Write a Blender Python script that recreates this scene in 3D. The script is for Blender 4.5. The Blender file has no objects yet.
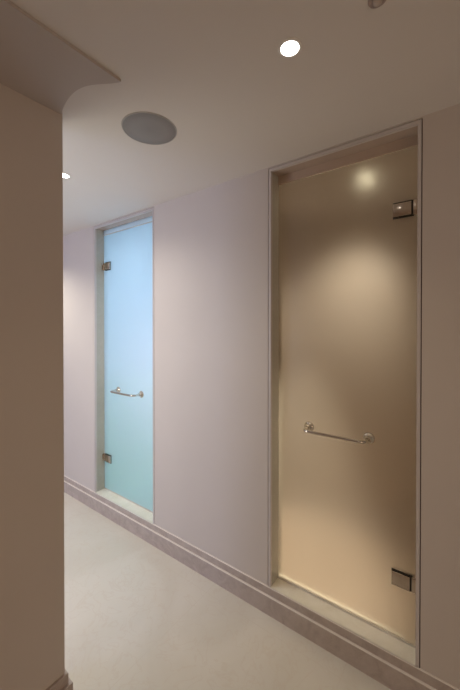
import bpy, bmesh, math
from mathutils import Vector, Matrix
C = bpy.context.scene.collection
SC = bpy.context.scene
PI = math.pi
H = 1.4895                      # camera height above the floor
WX = 1.481                      # plane of the wall with the two doors
GX = 1.562                      # front face of the glass
CZ = H + .827                   # ceiling
TOP = H + .817                  # top of the door trims
SK = H - 1.355                  # top of the skirting / sill

# ------------------------------------------------------------ materials
def nt(name):
    m = bpy.data.materials.new(name); m.use_nodes = True
    n = m.node_tree.nodes; l = m.node_tree.links
    return m, n, l, n['Principled BSDF']

def plain(name, col, rough=.5, metal=0., var=.0, scale=8., bump=0., bscale=200., spec=.5):
    m, n, l, b = nt(name)
    b.inputs['Roughness'].default_value = rough
    b.inputs['Metallic'].default_value = metal
    b.inputs['Specular IOR Level'].default_value = spec
    co = n.new('ShaderNodeTexCoord')
    no = n.new('ShaderNodeTexNoise'); no.inputs['Scale'].default_value = scale; no.inputs['Detail'].default_value = 4
    l.new(co.outputs['Object'], no.inputs['Vector'])
    r = n.new('ShaderNodeValToRGB')
    r.color_ramp.elements[0].position = .3; r.color_ramp.elements[1].position = .7
    r.color_ramp.elements[0].color = [c * (1 - var) for c in col] + [1]
    r.color_ramp.elements[1].color = [min(1, c * (1 + var)) for c in col] + [1]
    l.new(no.outputs['Fac'], r.inputs['Fac']); l.new(r.outputs['Color'], b.inputs['Base Color'])
    if bump:
        n2 = n.new('ShaderNodeTexNoise'); n2.inputs['Scale'].default_value = bscale
        bp = n.new('ShaderNodeBump'); bp.inputs['Strength'].default_value = bump; bp.inputs['Distance'].default_value = .001
        l.new(co.outputs['Object'], n2.inputs['Vector']); l.new(n2.outputs['Fac'], bp.inputs['Height']); l.new(bp.outputs['Normal'], b.inputs['Normal'])
    return m

def marble(name, base, vein, dark, rough, tile=None, scale=2.2, joint=(.5, .45, .4)):
    m, n, l, b = nt(name)
    b.inputs['Roughness'].default_value = rough
    co = n.new('ShaderNodeTexCoord')
    n1 = n.new('ShaderNodeTexNoise'); n1.inputs['Scale'].default_value = scale; n1.inputs['Detail'].default_value = 7; n1.inputs['Distortion'].default_value = 1.2
    n2 = n.new('ShaderNodeTexNoise'); n2.inputs['Scale'].default_value = scale * 3.1; n2.inputs['Detail'].default_value = 9; n2.inputs['Distortion'].default_value = 2.5
    for q in (n1, n2): l.new(co.outputs['Object'], q.inputs['Vector'])
    r1 = n.new('ShaderNodeValToRGB')
    r1.color_ramp.elements[0].position = .35; r1.color_ramp.elements[0].color = list(dark) + [1]
    r1.color_ramp.elements[1].position = .65; r1.color_ramp.elements[1].color = list(base) + [1]
    l.new(n1.outputs['Fac'], r1.inputs['Fac'])
    r2 = n.new('ShaderNodeValToRGB')
    e = r2.color_ramp.elements; e[0].position = .47; e[0].color = (0, 0, 0, 1); e[1].position = .5; e[1].color = (1, 1, 1, 1)
    q = e.new(.53); q.color = (0, 0, 0, 1)
    l.new(n2.outputs['Fac'], r2.inputs['Fac'])
    sc = n.new('ShaderNodeMath'); sc.operation = 'MULTIPLY'; sc.inputs[1].default_value = .35
    l.new(r2.outputs['Color'], sc.inputs[0])
    mx = n.new('ShaderNodeMix'); mx.data_type = 'RGBA'
    l.new(sc.outputs[0], mx.inputs['Factor']); l.new(r1.outputs['Color'], mx.inputs['A']); mx.inputs['B'].default_value = list(vein) + [1]
    out = mx.outputs['Result']
    if tile:
        bt = n.new('ShaderNodeTexBrick'); bt.offset = tile[2]
        bt.inputs['Scale'].default_value = 1; bt.inputs['Brick Width'].default_value = tile[0]; bt.inputs['Row Height'].default_value = tile[1]
        bt.inputs['Mortar Size'].default_value = .0012; bt.inputs['Mortar Smooth'].default_value = .3
        mp = n.new('ShaderNodeMapping'); mp.inputs['Rotation'].default_value = tile[3]; mp.inputs['Location'].default_value = tile[4]
        l.new(co.outputs['Object'], mp.inputs['Vector']); l.new(mp.outputs['Vector'], bt.inputs['Vector'])
        m2 = n.new('ShaderNodeMix'); m2.data_type = 'RGBA'
        l.new(bt.outputs['Fac'], m2.inputs['Factor']); l.new(out, m2.inputs['A']); m2.inputs['B'].default_value = list(joint) + [1]
        out = m2.outputs['Result']
    l.new(out, b.inputs['Base Color'])
    return m

def frosted(name, tint, rough, mixf, trans):
    """etched glass: part rough refraction, part translucent scatter of the etched face"""
    m = bpy.data.materials.new(name); m.use_nodes = True
    n = m.node_tree.nodes; l = m.node_tree.links; n.clear()
    o = n.new('ShaderNodeOutputMaterial')
    g = n.new('ShaderNodeBsdfGlass'); g.inputs['Color'].default_value = list(tint) + [1]; g.inputs['IOR'].default_value = 1.25
    co = n.new('ShaderNodeTexCoord'); no = n.new('ShaderNodeTexNoise'); no.inputs['Scale'].default_value = 900
    l.new(co.outputs['Object'], no.inputs['Vector'])
    mr = n.new('ShaderNodeMapRange'); mr.inputs['To Min'].default_value = rough - .03; mr.inputs['To Max'].default_value = rough + .03
    l.new(no.outputs['Fac'], mr.inputs['Value']); l.new(mr.outputs['Result'], g.inputs['Roughness'])
    t = n.new('ShaderNodeBsdfTranslucent'); t.inputs['Color'].default_value = list(trans) + [1]
    mx = n.new('ShaderNodeMixShader'); mx.inputs[0].default_value = mixf
    l.new(g.outputs[0], mx.inputs[1]); l.new(t.outputs[0], mx.inputs[2])
    gl = n.new('ShaderNodeBsdfGlossy'); gl.inputs['Roughness'].default_value = .32
    m2 = n.new('ShaderNodeMixShader'); m2.inputs[0].default_value = .05
    l.new(mx.outputs[0], m2.inputs[1]); l.new(gl.outputs[0], m2.inputs[2]); l.new(m2.outputs[0], o.inputs['Surface'])
    return m

def emit(name, col, s):
    m = bpy.data.materials.new(name); m.use_nodes = True
    n = m.node_tree.nodes; l = m.node_tree.links; n.clear()
    o = n.new('ShaderNodeOutputMaterial'); e = n.new('ShaderNodeEmission')
    e.inputs['Color'].default_value = list(col) + [1]; e.inputs['Strength'].default_value = s
    l.new(e.outputs[0], o.inputs['Surface']); return m

PAINT = plain('wall_paint', (.60, .54, .495), .62, var=.012, scale=3, bump=.08)
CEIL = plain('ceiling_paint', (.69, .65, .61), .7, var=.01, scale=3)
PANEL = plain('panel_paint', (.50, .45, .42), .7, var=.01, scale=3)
TRIM = plain('trim_paint', (.58, .53, .51), .45, var=.01)
GAP = plain('brown_sealant', (.10, .055, .04), .8)
LINER = marble('olive_stone_lining', (.52, .50, .43), (.58, .56, .49), (.46, .44, .38), .2)
HEADER = plain('polished_header', (.50, .40, .33), .22, var=.02)
FLOOR = marble('cream_marble_floor', (.69, .65, .585), (.60, .52, .44), (.63, .59, .52), .3,
               tile=(.75, .75, 0, (0, 0, 0), (.12, .31, 0)), scale=1.8, joint=(.62, .57, .50))
SILL = marble('cream_marble_sill', (.84, .80, .70), (.9, .87, .79), (.76, .72, .61), .25, scale=9)
SKIRT = marble('brown_travertine', (.49, .415, .375), (.60, .52, .46), (.40, .33, .295), .4, scale=14)
EDGE = plain('ledge_highlight', (.76, .70, .64), .35)  # highlight on the skirting ledges, painted as a paler colour
TAN = marble('tan_shower_stone', (.50, .41, .33), (.56, .47, .39), (.45, .36, .28), .4, tile=(.6, .6, 0, (PI/2, 0, PI/2), (0, 0, 0)), joint=(.45, .35, .25))
PALE = marble('pale_shower_stone', (.70, .80, .84), (.74, .82, .86), (.66, .78, .83), .4, tile=(.6, .6, 0, (PI/2, 0, PI/2), (0, 0, 0)), joint=(.5, .6, .62))
PALE_GREEN = marble('pale_green', (.70, .86, .70), (.74, .88, .76), (.66, .82, .66), .4)
NICKEL = plain('satin_nickel', (.72, .68, .62), .13, 1., var=.05, scale=40)
DARKN = plain('aged_nickel', (.58, .50, .42), .18, 1., var=.05, scale=40)
RUBBER = plain('dark_gasket', (.03, .025, .02), .6)
SEAL = plain('clear_door_seal', (.66, .62, .56), .3)
WHITE = plain('white_enamel', (.8, .78, .75), .4)
FROST_W = frosted('warm_frosted_glass', (1.0, .975, .93), .46, .18, (.93, .84, .70))
FROST_B = frosted('cool_frosted_glass', (.84, .94, 1.0), .30, .55, (.74, .88, .98))
TRANS_W = plain('tan_header_panel', (.50, .39, .31), .4, var=.02)
TRANS_B = frosted('cool_transom_glass', (.9, .95, 1.0), .6, .5, (.82, .90, .96))
LAMP3 = emit('warm_lamp_glow', (1, .92, .66), 6)
LAMP = emit('lamp_glow', (1, .95, .88), 12)
LAMP2 = emit('cool_lamp_glow', (.8, .92, 1), 12)

def grille_mat():
    m, n, l, b = nt('speaker_mesh_grey')
    co = n.new('ShaderNodeTexCoord'); v = n.new('ShaderNodeTexVoronoi'); v.inputs['Scale'].default_value = 420
    v.inputs['Randomness'].default_value = 0
    l.new(co.outputs['Object'], v.inputs['Vector'])
    r = n.new('ShaderNodeValToRGB'); r.color_ramp.elements[0].position = .3; r.color_ramp.elements[1].position = .5
    r.color_ramp.elements[0].color = (.19, .175, .165, 1); r.color_ramp.elements[1].color = (.27, .25, .24, 1)
    l.new(v.outputs['Distance'], r.inputs['Fac']); l.new(r.outputs['Color'], b.inputs['Base Color'])
    b.inputs['Roughness'].default_value = .5
    return m
GRILLE = grille_mat()

# ------------------------------------------------------------ mesh helpers
def box(bm, x0, x1, y0, y1, z0, z1, mi=0, bev=0.):
    vs = [bm.verts.new((x, y, z)) for x in (x0, x1) for y in (y0, y1) for z in (z0, z1)]
    f = [(0, 1, 3, 2), (4, 6, 7, 5), (0, 4, 5, 1), (2, 3, 7, 6), (0, 2, 6, 4), (1, 5, 7, 3)]
    fs = [bm.faces.new([vs[i] for i in q]) for q in f]
    for q in fs: q.material_index = mi
    if bev:
        es = list({e for q in fs for e in q.edges})
        bmesh.ops.bevel(bm, geom=es, offset=bev, segments=2, affect='EDGES', profile=.5)

def prism(bm, pts, z0, z1):
    a = [bm.verts.new((x, y, z0)) for x, y in pts]; b = [bm.verts.new((x, y, z1)) for x, y in pts]
    bm.faces.new(a); bm.faces.new(b)
    for i in range(len(pts)):
        j = (i + 1) % len(pts); bm.faces.new((a[i], a[j], b[j], b[i]))

def lathe(bm, prof, mat=Matrix(), seg=48, close=False):
    """prof: (r, h) pairs turned about local z"""
    rings = []
    for r, h in prof:
        if r < 1e-6: rings.append([bm.verts.new(mat @ Vector((0, 0, h)))])
        else: rings.append([bm.verts.new(mat @ Vector((r * math.cos(2*PI*k/seg), r * math.sin(2*PI*k/seg), h))) for k in range(seg)])
    for a, b in zip(rings, rings[1:] + ([rings[0]] if close else [])):
        for k in range(seg):
            j = (k + 1) % seg
            q = [a[k % len(a)], a[j % len(a)], b[j % len(b)], b[k % len(b)]]
            q = list(dict.fromkeys(q))
            if len(q) > 2: bm.faces.new(q)

def tube(bm, pts, r, seg=14):
    pts = [Vector(p) for p in pts]; rings = []
    up = Vector((0, 0, 1))
    for i, p in enumerate(pts):
        d = (pts[min(i+1, len(pts)-1)] - pts[max(i-1, 0)]).normalized()
        s = d.cross(up).normalized(); u = s.cross(d)
        rings.append([bm.verts.new(p + r * (math.cos(2*PI*k/seg) * s + math.sin(2*PI*k/seg) * u)) for k in range(seg)])
    for a, b in zip(rings, rings[1:]):
        for k in range(seg):
            j = (k + 1) % seg; bm.faces.new((a[k], a[j], b[j], b[k]))
    bm.faces.new(rings[0]); bm.faces.new(rings[-1])

def obj(name, bm, mats, parent=None, smooth=False):
    bmesh.ops.recalc_face_normals(bm, faces=bm.faces)
    me = bpy.data.meshes.new(name); bm.to_mesh(me); bm.free()
    for m in (mats if isinstance(mats, (list, tuple)) else [mats]): me.materials.append(m)
    if smooth:
        for p in me.polygons: p.use_smooth = True
        me.set_sharp_from_angle(angle=math.radians(35))
    o = bpy.data.objects.new(name, me); C.objects.link(o)
    if parent:
        o.parent = parent
        if parent.type == 'EMPTY': o.location = -parent.location      # meshes are written in world coordinates
    return o

def struct(name, bm, mats, **k):
    o = obj(name, bm, mats, **k)
    if not o.parent: o['kind'] = 'structure'
    return o

def thing(name, label, cat, loc, group=None):
    o = bpy.data.objects.new(name, None); C.objects.link(o); o.location = loc; o.empty_display_size = .05
    o['label'] = label; o['category'] = cat; o['kind'] = 'thing'
    if group: o['group'] = group
    return o
N = bmesh.new

# ------------------------------------------------------------ room shell
X0, X1, Y0, Y1 = -1.9, WX, -2.2, 5.0
bm = N(); box(bm, X0, 1.461, Y0, Y1, -.06, 0); struct('floor', bm, FLOOR)
bm = N(); box(bm, X0 - .1, 1.601, Y0 - .1, Y1 + .1, CZ, CZ + .08); struct('ceiling', bm, CEIL)
bm = N(); box(bm, X0 - .1, 1.601, Y0 - .1, Y0, -.06, CZ); struct('wall_back', bm, PAINT)
bm = N(); box(bm, X0 - .1, 1.601, Y1, Y1 + .1, -.06, CZ); struct('wall_end', bm, PAINT)
# the side wall far to the left, hidden in the photograph, with a window added behind the partition for the fill light
WY0, WY1, WZ0, WZ1 = 2.0, 4.0, .5, 2.1
bm = N()
box(bm, X0 - .1, X0, Y0, WY0, -.06, CZ); box(bm, X0 - .1, X0, WY1, Y1, -.06, CZ)
box(bm, X0 - .1, X0, WY0, WY1, -.06, WZ0); box(bm, X0 - .1, X0, WY0, WY1, WZ1, CZ)
struct('wall_side', bm, PAINT)
bm = N()
for a in ((WY0, WY0 + .05), (WY1 - .05, WY1), (2.975, 3.025)): box(bm, X0 - .07, X0 - .02, a[0], a[1], WZ0, WZ1)
box(bm, X0 - .07, X0 - .02, WY0, WY1, WZ0, WZ0 + .05); box(bm, X0 - .07, X0 - .02, WY0, WY1, WZ1 - .05, WZ1)
struct('fill_window_1', bm, WHITE)  # unseen window frame, added around the fill light

# partition wall on the left, its corner in view
PX, PY = .630, 1.273
bm = N(); box(bm, X0, PX, PY, PY + .13, 0, CZ); struct('wall_left', bm, PAINT)
bm = N()
box(bm, X0, PX + .010, PY - .010, PY + .14, 0, SK, bev=.002)
box(bm, X0, PX + .022, PY - .022, PY + .152, 0, SK - .040, bev=.002)
struct('baseboard_left', bm, SKIRT)

# lowered ceiling panel with a curved end, meeting the partition
arc = [(.628, 1.273), (.614, 1.240), (.603, 1.197), (.595, 1.150), (.593, 1.103), (.600, 1.062), (.612, 1.032), (.628, 1.004), (.645, .977), (.661, .944)]
# smooth the curve
def catmull(p, n=6):
    o = []
    for i in range(len(p) - 1):
        a, b, c, d = (Vector(p[max(i-1, 0)]), Vector(p[i]), Vector(p[i+1]), Vector(p[min(i+2, len(p)-1)]))
        for k in range(n):
            t = k / n
            o.append(tuple(.5 * ((2*b) + (-a + c)*t + (2*a - 5*b + 4*c - d)*t*t + (-a + 3*b - 3*c + d)*t**3)))
    return o + [p[-1]]
pts = catmull(arc) + [(X0, .944), (X0, 1.273)]
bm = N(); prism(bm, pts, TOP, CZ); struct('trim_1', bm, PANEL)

# wall with the two doors
NEAR = (.163, .850)
FAR = (1.750, 2.487)
g = .004
bm = N()
ys = [Y0, NEAR[0] - g, NEAR[1] + g, FAR[0] - g, FAR[1] + g, Y1]
for a, b in ((0, 1), (2, 3), (4, 5)): box(bm, WX, 1.601, ys[a], ys[b], 0, CZ)
for a, b in ((1, 2), (3, 4)):
    box(bm, WX, 1.601, ys[a], ys[b], TOP + g, CZ); box(bm, WX, 1.601, ys[a], ys[b], 0, SK - .03)
struct('wall_right', bm, PAINT)

bm = N()
T1 = SK - .040
pr = [(1.461, 0), (1.461, T1 - .0015), (1.4625, T1), (1.473, T1), (1.473, SK - .0015), (1.4745, SK), (WX, SK), (WX, 0)]
a = [bm.verts.new((x, Y0, z)) for x, z in pr]; b = [bm.verts.new((x, Y1, z)) for x, z in pr]
for i in range(len(pr)):
    j = (i + 1) % len(pr); f = bm.faces.new((a[i], a[j], b[j], b[i]))
    f.material_index = 1 if i in (1, 2, 4, 5) else 0
bm.faces.new(a); bm.faces.new(b)
struct('baseboard_right', bm, [SKIRT, EDGE])

HB = H + .761                      # underside of the header
def opening(n, y0, y1, tg):
    t = .013
    bm = N()                       # painted edge trim, flush with the wall
    box(bm, WX, WX + .016, y0, y0 + t, SK, TOP); box(bm, WX, WX + .016, y1 - t, y1, SK, TOP)
    box(bm, WX, WX + .016, y0 + t, y1 - t, TOP - t, TOP)
    tr = struct('trim_%d' % n, bm, TRIM)
    bm = N()
    box(bm, WX + .006, 1.60, y0 - g, y0, SK - .03, TOP + g); box(bm, WX + .006, 1.60, y1, y1 + g, SK - .03, TOP + g)
    box(bm, WX + .006, 1.60, y0, y1, TOP, TOP + g)
    obj('shadow_gap', bm, GAP, tr)
    bm = N()                       # stone lining and the header behind the trim
    box(bm, WX + .016, 1.601, y0, y0 + t, SK, TOP); box(bm, WX + .016, 1.601, y1 - t, y1, SK, TOP)
    obj('jamb_lining', bm, LINER, tr)
    bm = N(); box(bm, WX + .016, 1.601, y0 + t, y1 - t, TOP - t, TOP)
    
    obj('header', bm, HEADER, tr)
    bm = N(); box(bm, GX, GX + .010, y0 + t, y1 - t, HB + .006, TOP - t)
    obj('transom_pane', bm, tg, tr) if n == 4 else obj('header_panel', bm, tg, tr)
    bm = N(); box(bm, GX - .003, GX + .013, y0 + t, y1 - t, HB, HB + .0055, bev=.001)
    obj('transom_seal', bm, SEAL if n == 4 else TRANS_W, tr)
    bm = N(); box(bm, WX - .004, 1.601, y0 + .001, y1 - .001, SK - .03, SK, bev=.0015)
    s = struct('trim_%d' % (n + 1), bm, SILL)
opening(2, *NEAR, TRANS_W)
opening(4, *FAR, TRANS_B)

# shower rooms behind the doors
def shower(n, y0, y1, x1, wm, fm, cm):
    bm = N()
    box(bm, x1, x1 + .05, y0 - .05, y1 + .05, 0, CZ + .06)
    struct('wall_shower_%s_back' % n, bm, wm)
    bm = N(); box(bm, 1.601, x1, y0 - .05, y0, 0, CZ + .06); struct('wall_shower_%s_right' % n, bm, wm)
    bm = N(); box(bm, 1.601, x1, y1, y1 + .05, 0, CZ + .06); struct('wall_shower_%s_left' % n, bm, wm)
    bm = N(); box(bm, 1.601, x1, y0, y1, 0, .06); struct('floor_shower_%s' % n, bm, fm)
    bm = N(); box(bm, 1.601, x1 + .05, y0 - .05, y1 + .05, CZ + .06, CZ + .1); struct('ceiling_shower_%s' % n, bm, cm)
shower('near', -.20, 1.25, 2.60, TAN, TAN, CEIL)
shower('far', 1.45, 2.78, 2.50, PALE, PALE_GREEN, PALE)
bm = N(); box(bm, 2.485, 2.4995, 1.4505, 2.7795, .061, 1.0); box(bm, 1.65, 2.484, 1.4505, 1.465, .061, 1.0); box(bm, 1.65, 2.484, 2.765, 2.7795, .061, 1.0)
struct('trim_6', bm, PALE_GREEN)  # pale green band added on the lower walls to turn the glass teal

# ------------------------------------------------------------ doors
def glass_door(y0, y1, side, glass, label, hm):
    """side -1: hinged at y0, +1: hinged at y1"""
    hy = y0 if side < 0 else y1
    t = .013
    root = thing('frosted_glass_door', label, 'door', (GX, hy, SK + .002))
    bm = N(); box(bm, GX, GX + .010, y0 + t + .003, y1 - t - .003, SK + .006, HB - .002, bev=.001)
    obj('glass_pane', bm, glass, root)
    bm = N(); box(bm, GX - .002, GX + .012, y0 + t + .003, y1 - t - .003, SK + .0005, SK + .010)
    obj('bottom_seal', bm, SEAL, root)
    e = hy - side * t                          # face of the jamb on the hinge side
    s = -side                                  # direction into the door
    for zc in (H + .501, H - 1.088):
        bm = N()
        lo, hi = sorted((e + s * .030, e + s * .101))
        for x in ((GX - .012, GX - .0005), (GX + .0105, GX + .022)): box(bm, x[0], x[1], lo, hi, zc - .028, zc + .028, bev=.002)
        h = obj('hinge', bm, hm, root, smooth=True)
        bm = N()
        lo, hi = sorted((e + s * .0245, e + s * .0295)); box(bm, GX - .008, GX + .018, lo, hi, zc - .028, zc + .028)
        lathe(bm, [(0, -.034), (.007, -.034), (.007, .034), (0, .034)], Matrix.Translation((GX + .005, e + s * .027, zc)), 20)
        o = obj('pivot', bm, RUBBER, h, smooth=True)
        bm = N()
        lo, hi = sorted((e + s * .0005, e + s * .024)); box(bm, GX - .010, GX + .020, lo, hi, zc - .031, zc + .031, bev=.002)
        lo, hi = sorted((e + s * .0003, e + s * .006)); box(bm, GX - .020, GX + .030, lo, hi, zc - .031, zc + .031, bev=.001)
        obj('wall_bracket', bm, hm, h, smooth=True)
        bm = N()
        lo, hi = sorted((e + s * .029, e + s * .102)); 
        box(bm, GX - .0035, GX - .0002, lo, hi, zc - .0345, zc + .0345)
        obj('gasket', bm, RUBBER, h)
    # horizontal bar handle
    yc = (y0 + y1) / 2 + .010; L = .143; zb = H - .504; D = .080
    bm = N(); path = []
    path += [(GX - .004, yc - L, zb)]
    for k in range(9):
        a = PI/2 * k / 8; path.append((GX - D + .030 - .030 * math.sin(a), yc - L + .030 * (1 - math.cos(a)), zb))
    for k in range(1, 8): path.append((GX - D, yc - L + .030 + (2*L - .06) * k / 8, zb))
    for k in range(9):
        a = PI/2 * (8 - k) / 8; path.append((GX - D + .030 - .030 * math.sin(a), yc + L - .030 * (1 - math.cos(a)), zb))
    path += [(GX - .004, yc + L, zb)]
    tube(bm, path, .0082)
    h = obj('handle', bm, NICKEL, root, smooth=True)
    for q in (-L, L):
        bm = N()
        M = Matrix.Translation((GX, yc + q, zb)) @ Matrix.Rotation(-PI/2, 4, 'Y')
        lathe(bm, [(0, .0), (.0255, .0), (.0265, .003), (.0255, .006), (.021, .010), (.014, .015), (.0115, .022), (.0105, .026), (0, .026)], M, 32)
        obj('flange', bm, NICKEL, h, smooth=True)
    return root
glass_door(*NEAR, -1, FROST_W, 'tall frosted glass door glowing warm golden tan, the nearer and larger on the right', DARKN)
glass_door(*FAR, 1, FROST_B, 'tall frosted glass door glowing pale blue, the farther and smaller on the left', DARKN)

# ------------------------------------------------------------ ceiling fittings
def flip(x, y, z): return Matrix.Translation((x, y, z)) @ Matrix.Rotation(PI, 4, 'X')
def downlight(x, y, label, z=CZ, lamp=LAMP, r=.027, group='round recessed downlights in the corridor ceiling'):
    t = thing('recessed_downlight', label, 'ceiling light', (x, y, z), group)
    bm = N(); lathe(bm, [(r, -.0), (r, .003), (r + .006, .003), (r + .008, .001), (r + .008, -.0)], flip(x, y, z), close=False)
    obj('trim_ring', bm, WHITE, t, smooth=True)
    bm = N(); lathe(bm, [(0, .0), (r, .0), (r, .0015), (0, .0022)], flip(x, y, z), 32)
    obj('lamp', bm, lamp, t, smooth=True)
downlight(.886, .437, 'bright round recessed downlight, high up in the ceiling between speaker and golden door')
downlight(.891, 1.79, 'small distant recessed downlight shining just past the edge of the left wall')
downlight(.891, 3.14, 'recessed downlight at the hidden far end of the corridor behind the left wall')
downlight(2.05, .51, 'recessed downlight inside the shower behind the golden door, blurred by frosted glass', CZ + .06, LAMP3, .038, group='downlights inside the showers')
downlight(2.05, 2.10, 'cool recessed downlight inside the shower behind the blue door', CZ + .06, LAMP2, group='downlights inside the showers')

t = thing('ceiling_speaker', 'large round grey mesh speaker grille recessed in the ceiling near the blue door', 'speaker', (.900, 1.087, CZ))
bm = N(); lathe(bm, [(.109, 0), (.109, .0025), (.1105, .003), (.1125, .002), (.113, 0)], flip(.900, 1.087, CZ), 64)
obj('rim', bm, plain('speaker_rim_grey', (.45, .43, .41), .5), t, smooth=True)
bm = N(); lathe(bm, [(0, .004), (.06, .0035), (.102, .0025), (.1092, .001)], flip(.900, 1.087, CZ), 64)
obj('grille', bm, GRILLE, t, smooth=True)

t = thing('ceiling_sensor', 'small dark ceiling fitting cut off by the top edge of the photo', 'ceiling sensor', (.885, .195, CZ))
bm = N(); lathe(bm, [(.0225, 0), (.0225, .004), (.019, .006), (.012, .007)], flip(.885, .195, CZ), 40)
obj('base', bm, plain('sensor_brown', (.36, .29, .26), .5), t, smooth=True)
bm = N(); lathe(bm, [(.012, .006), (.011, .010), (.007, .014), (0, .0155)], flip(.885, .195, CZ), 40)
obj('lens', bm, plain('sensor_grey', (.5, .43, .39), .3), t, smooth=True)

# ------------------------------------------------------------ lights
def light(name, kind, loc, power, col, size=.05, rot=(0, 0, 0), spot=None, blend=1., sizey=None):
    d = bpy.data.lights.new(name, kind); d.energy = power; d.color = col
    if kind == 'AREA':
        d.shape = 'RECTANGLE'; d.size = size; d.size_y = sizey or size
    else: d.shadow_soft_size = size
    if kind == 'SPOT': d.spot_size = math.radians(spot); d.spot_blend = blend
    o = bpy.data.objects.new(name, d); C.objects.link(o); o.location = loc; o.rotation_euler = rot
    return o
LP = {      # watts, colour
 'lobby_lamp': (5.50, (1.000, 0.782, 0.491)),
 'corridor_lamp': (23.00, (1.000, 0.957, 0.870)),
 'end_lamp': (46.00, (1.000, 0.957, 0.804)),
 'cool_fill': (37.00, (0.541, 0.622, 1.000)),
 'gold_lamp': (72.00, (1.000, 1.000, 0.917)),
 'gold_floor': (215.00, (1.000, 0.903, 0.731)),
 'blue_lamp': (15.50, (0.839, 0.916, 1.000)),
 'blue_fill': (8.40, (1.000, 0.655, 0.679)),
 'lobby_back_fill': (11.60, (1.000, 0.776, 0.595)),
 'corridor_fill': (10.50, (1.000, 0.962, 0.838)),
}
def L(name, kind, loc, **k): light(name, kind, loc, *LP[name], **k)
L('lobby_lamp', 'SPOT', (.886, .437, CZ - .012), size=.02, spot=110, blend=.9)
L('corridor_lamp', 'SPOT', (.891, 1.79, CZ - .012), size=.02, spot=150, blend=1)
L('end_lamp', 'SPOT', (.891, 3.14, CZ - .012), size=.02, spot=140, blend=.8)
L('cool_fill', 'AREA', (X0 - .15, 3.0, 1.3), size=1.6, sizey=2.0, rot=(0, -PI/2, 0))  # added fill light, standing in for daylight through the unseen window
wash = (Vector((2.60, .84, H - .02)) - Vector((2.05, .51, CZ))).to_track_quat('-Z', 'Y').to_euler()
L('gold_lamp', 'SPOT', (2.05, .51, CZ + .045), size=.03, spot=72, blend=1, rot=wash)
aim = (Vector((1.80, .86, 0)) - Vector((2.05, .51, CZ))).to_track_quat('-Z', 'Y').to_euler()
L('gold_floor', 'SPOT', (2.05, .51, CZ + .045), size=.03, spot=38, blend=.8, rot=aim)
L('blue_lamp', 'SPOT', (2.05, 2.10, CZ + .045), size=.03, spot=170, blend=1)
L('blue_fill', 'POINT', (2.2, 1.75, 1.15), size=.12)  # bare fill light added to brighten the blue shower
L('lobby_back_fill', 'AREA', (-.7, Y0 + .04, 1.0), size=.8, sizey=1., rot=(PI/2, 0, 0))  # fill light added behind the camera to lift the left wall
L('corridor_fill', 'POINT', (.48, 1.85, 1.25), size=.15)  # unseen fill light added behind the partition, without a fitting

w = bpy.data.worlds.new('World'); SC.world = w; w.use_nodes = True
w.node_tree.nodes['Background'].inputs['Color'].default_value = (.6, .75, 1, 1)
w.node_tree.nodes['Background'].inputs['Strength'].default_value = .3

# ------------------------------------------------------------ camera
cam = bpy.data.cameras.new('camera'); co = bpy.data.objects.new('camera', cam); C.objects.link(co); SC.camera = co
cam.sensor_fit = 'HORIZONTAL'; cam.sensor_width = 24; cam.lens = 326 / 460 * 24
cam.shift_y = -15.4 / 460
cam.clip_start = .02
co.location = (0, 0, H)
co.rotation_euler = (math.radians(90 - .45), 0, -math.atan2(439, 326))
SC.view_settings.view_transform = 'Standard'; SC.view_settings.look = 'None'
SC.view_settings.exposure = .13; SC.view_settings.gamma = 1
SC.cycles.max_bounces = 14; SC.cycles.diffuse_bounces = 8; SC.cycles.transmission_bounces = 10; SC.cycles.glossy_bounces = 5
SC.cycles.sample_clamp_indirect = 4
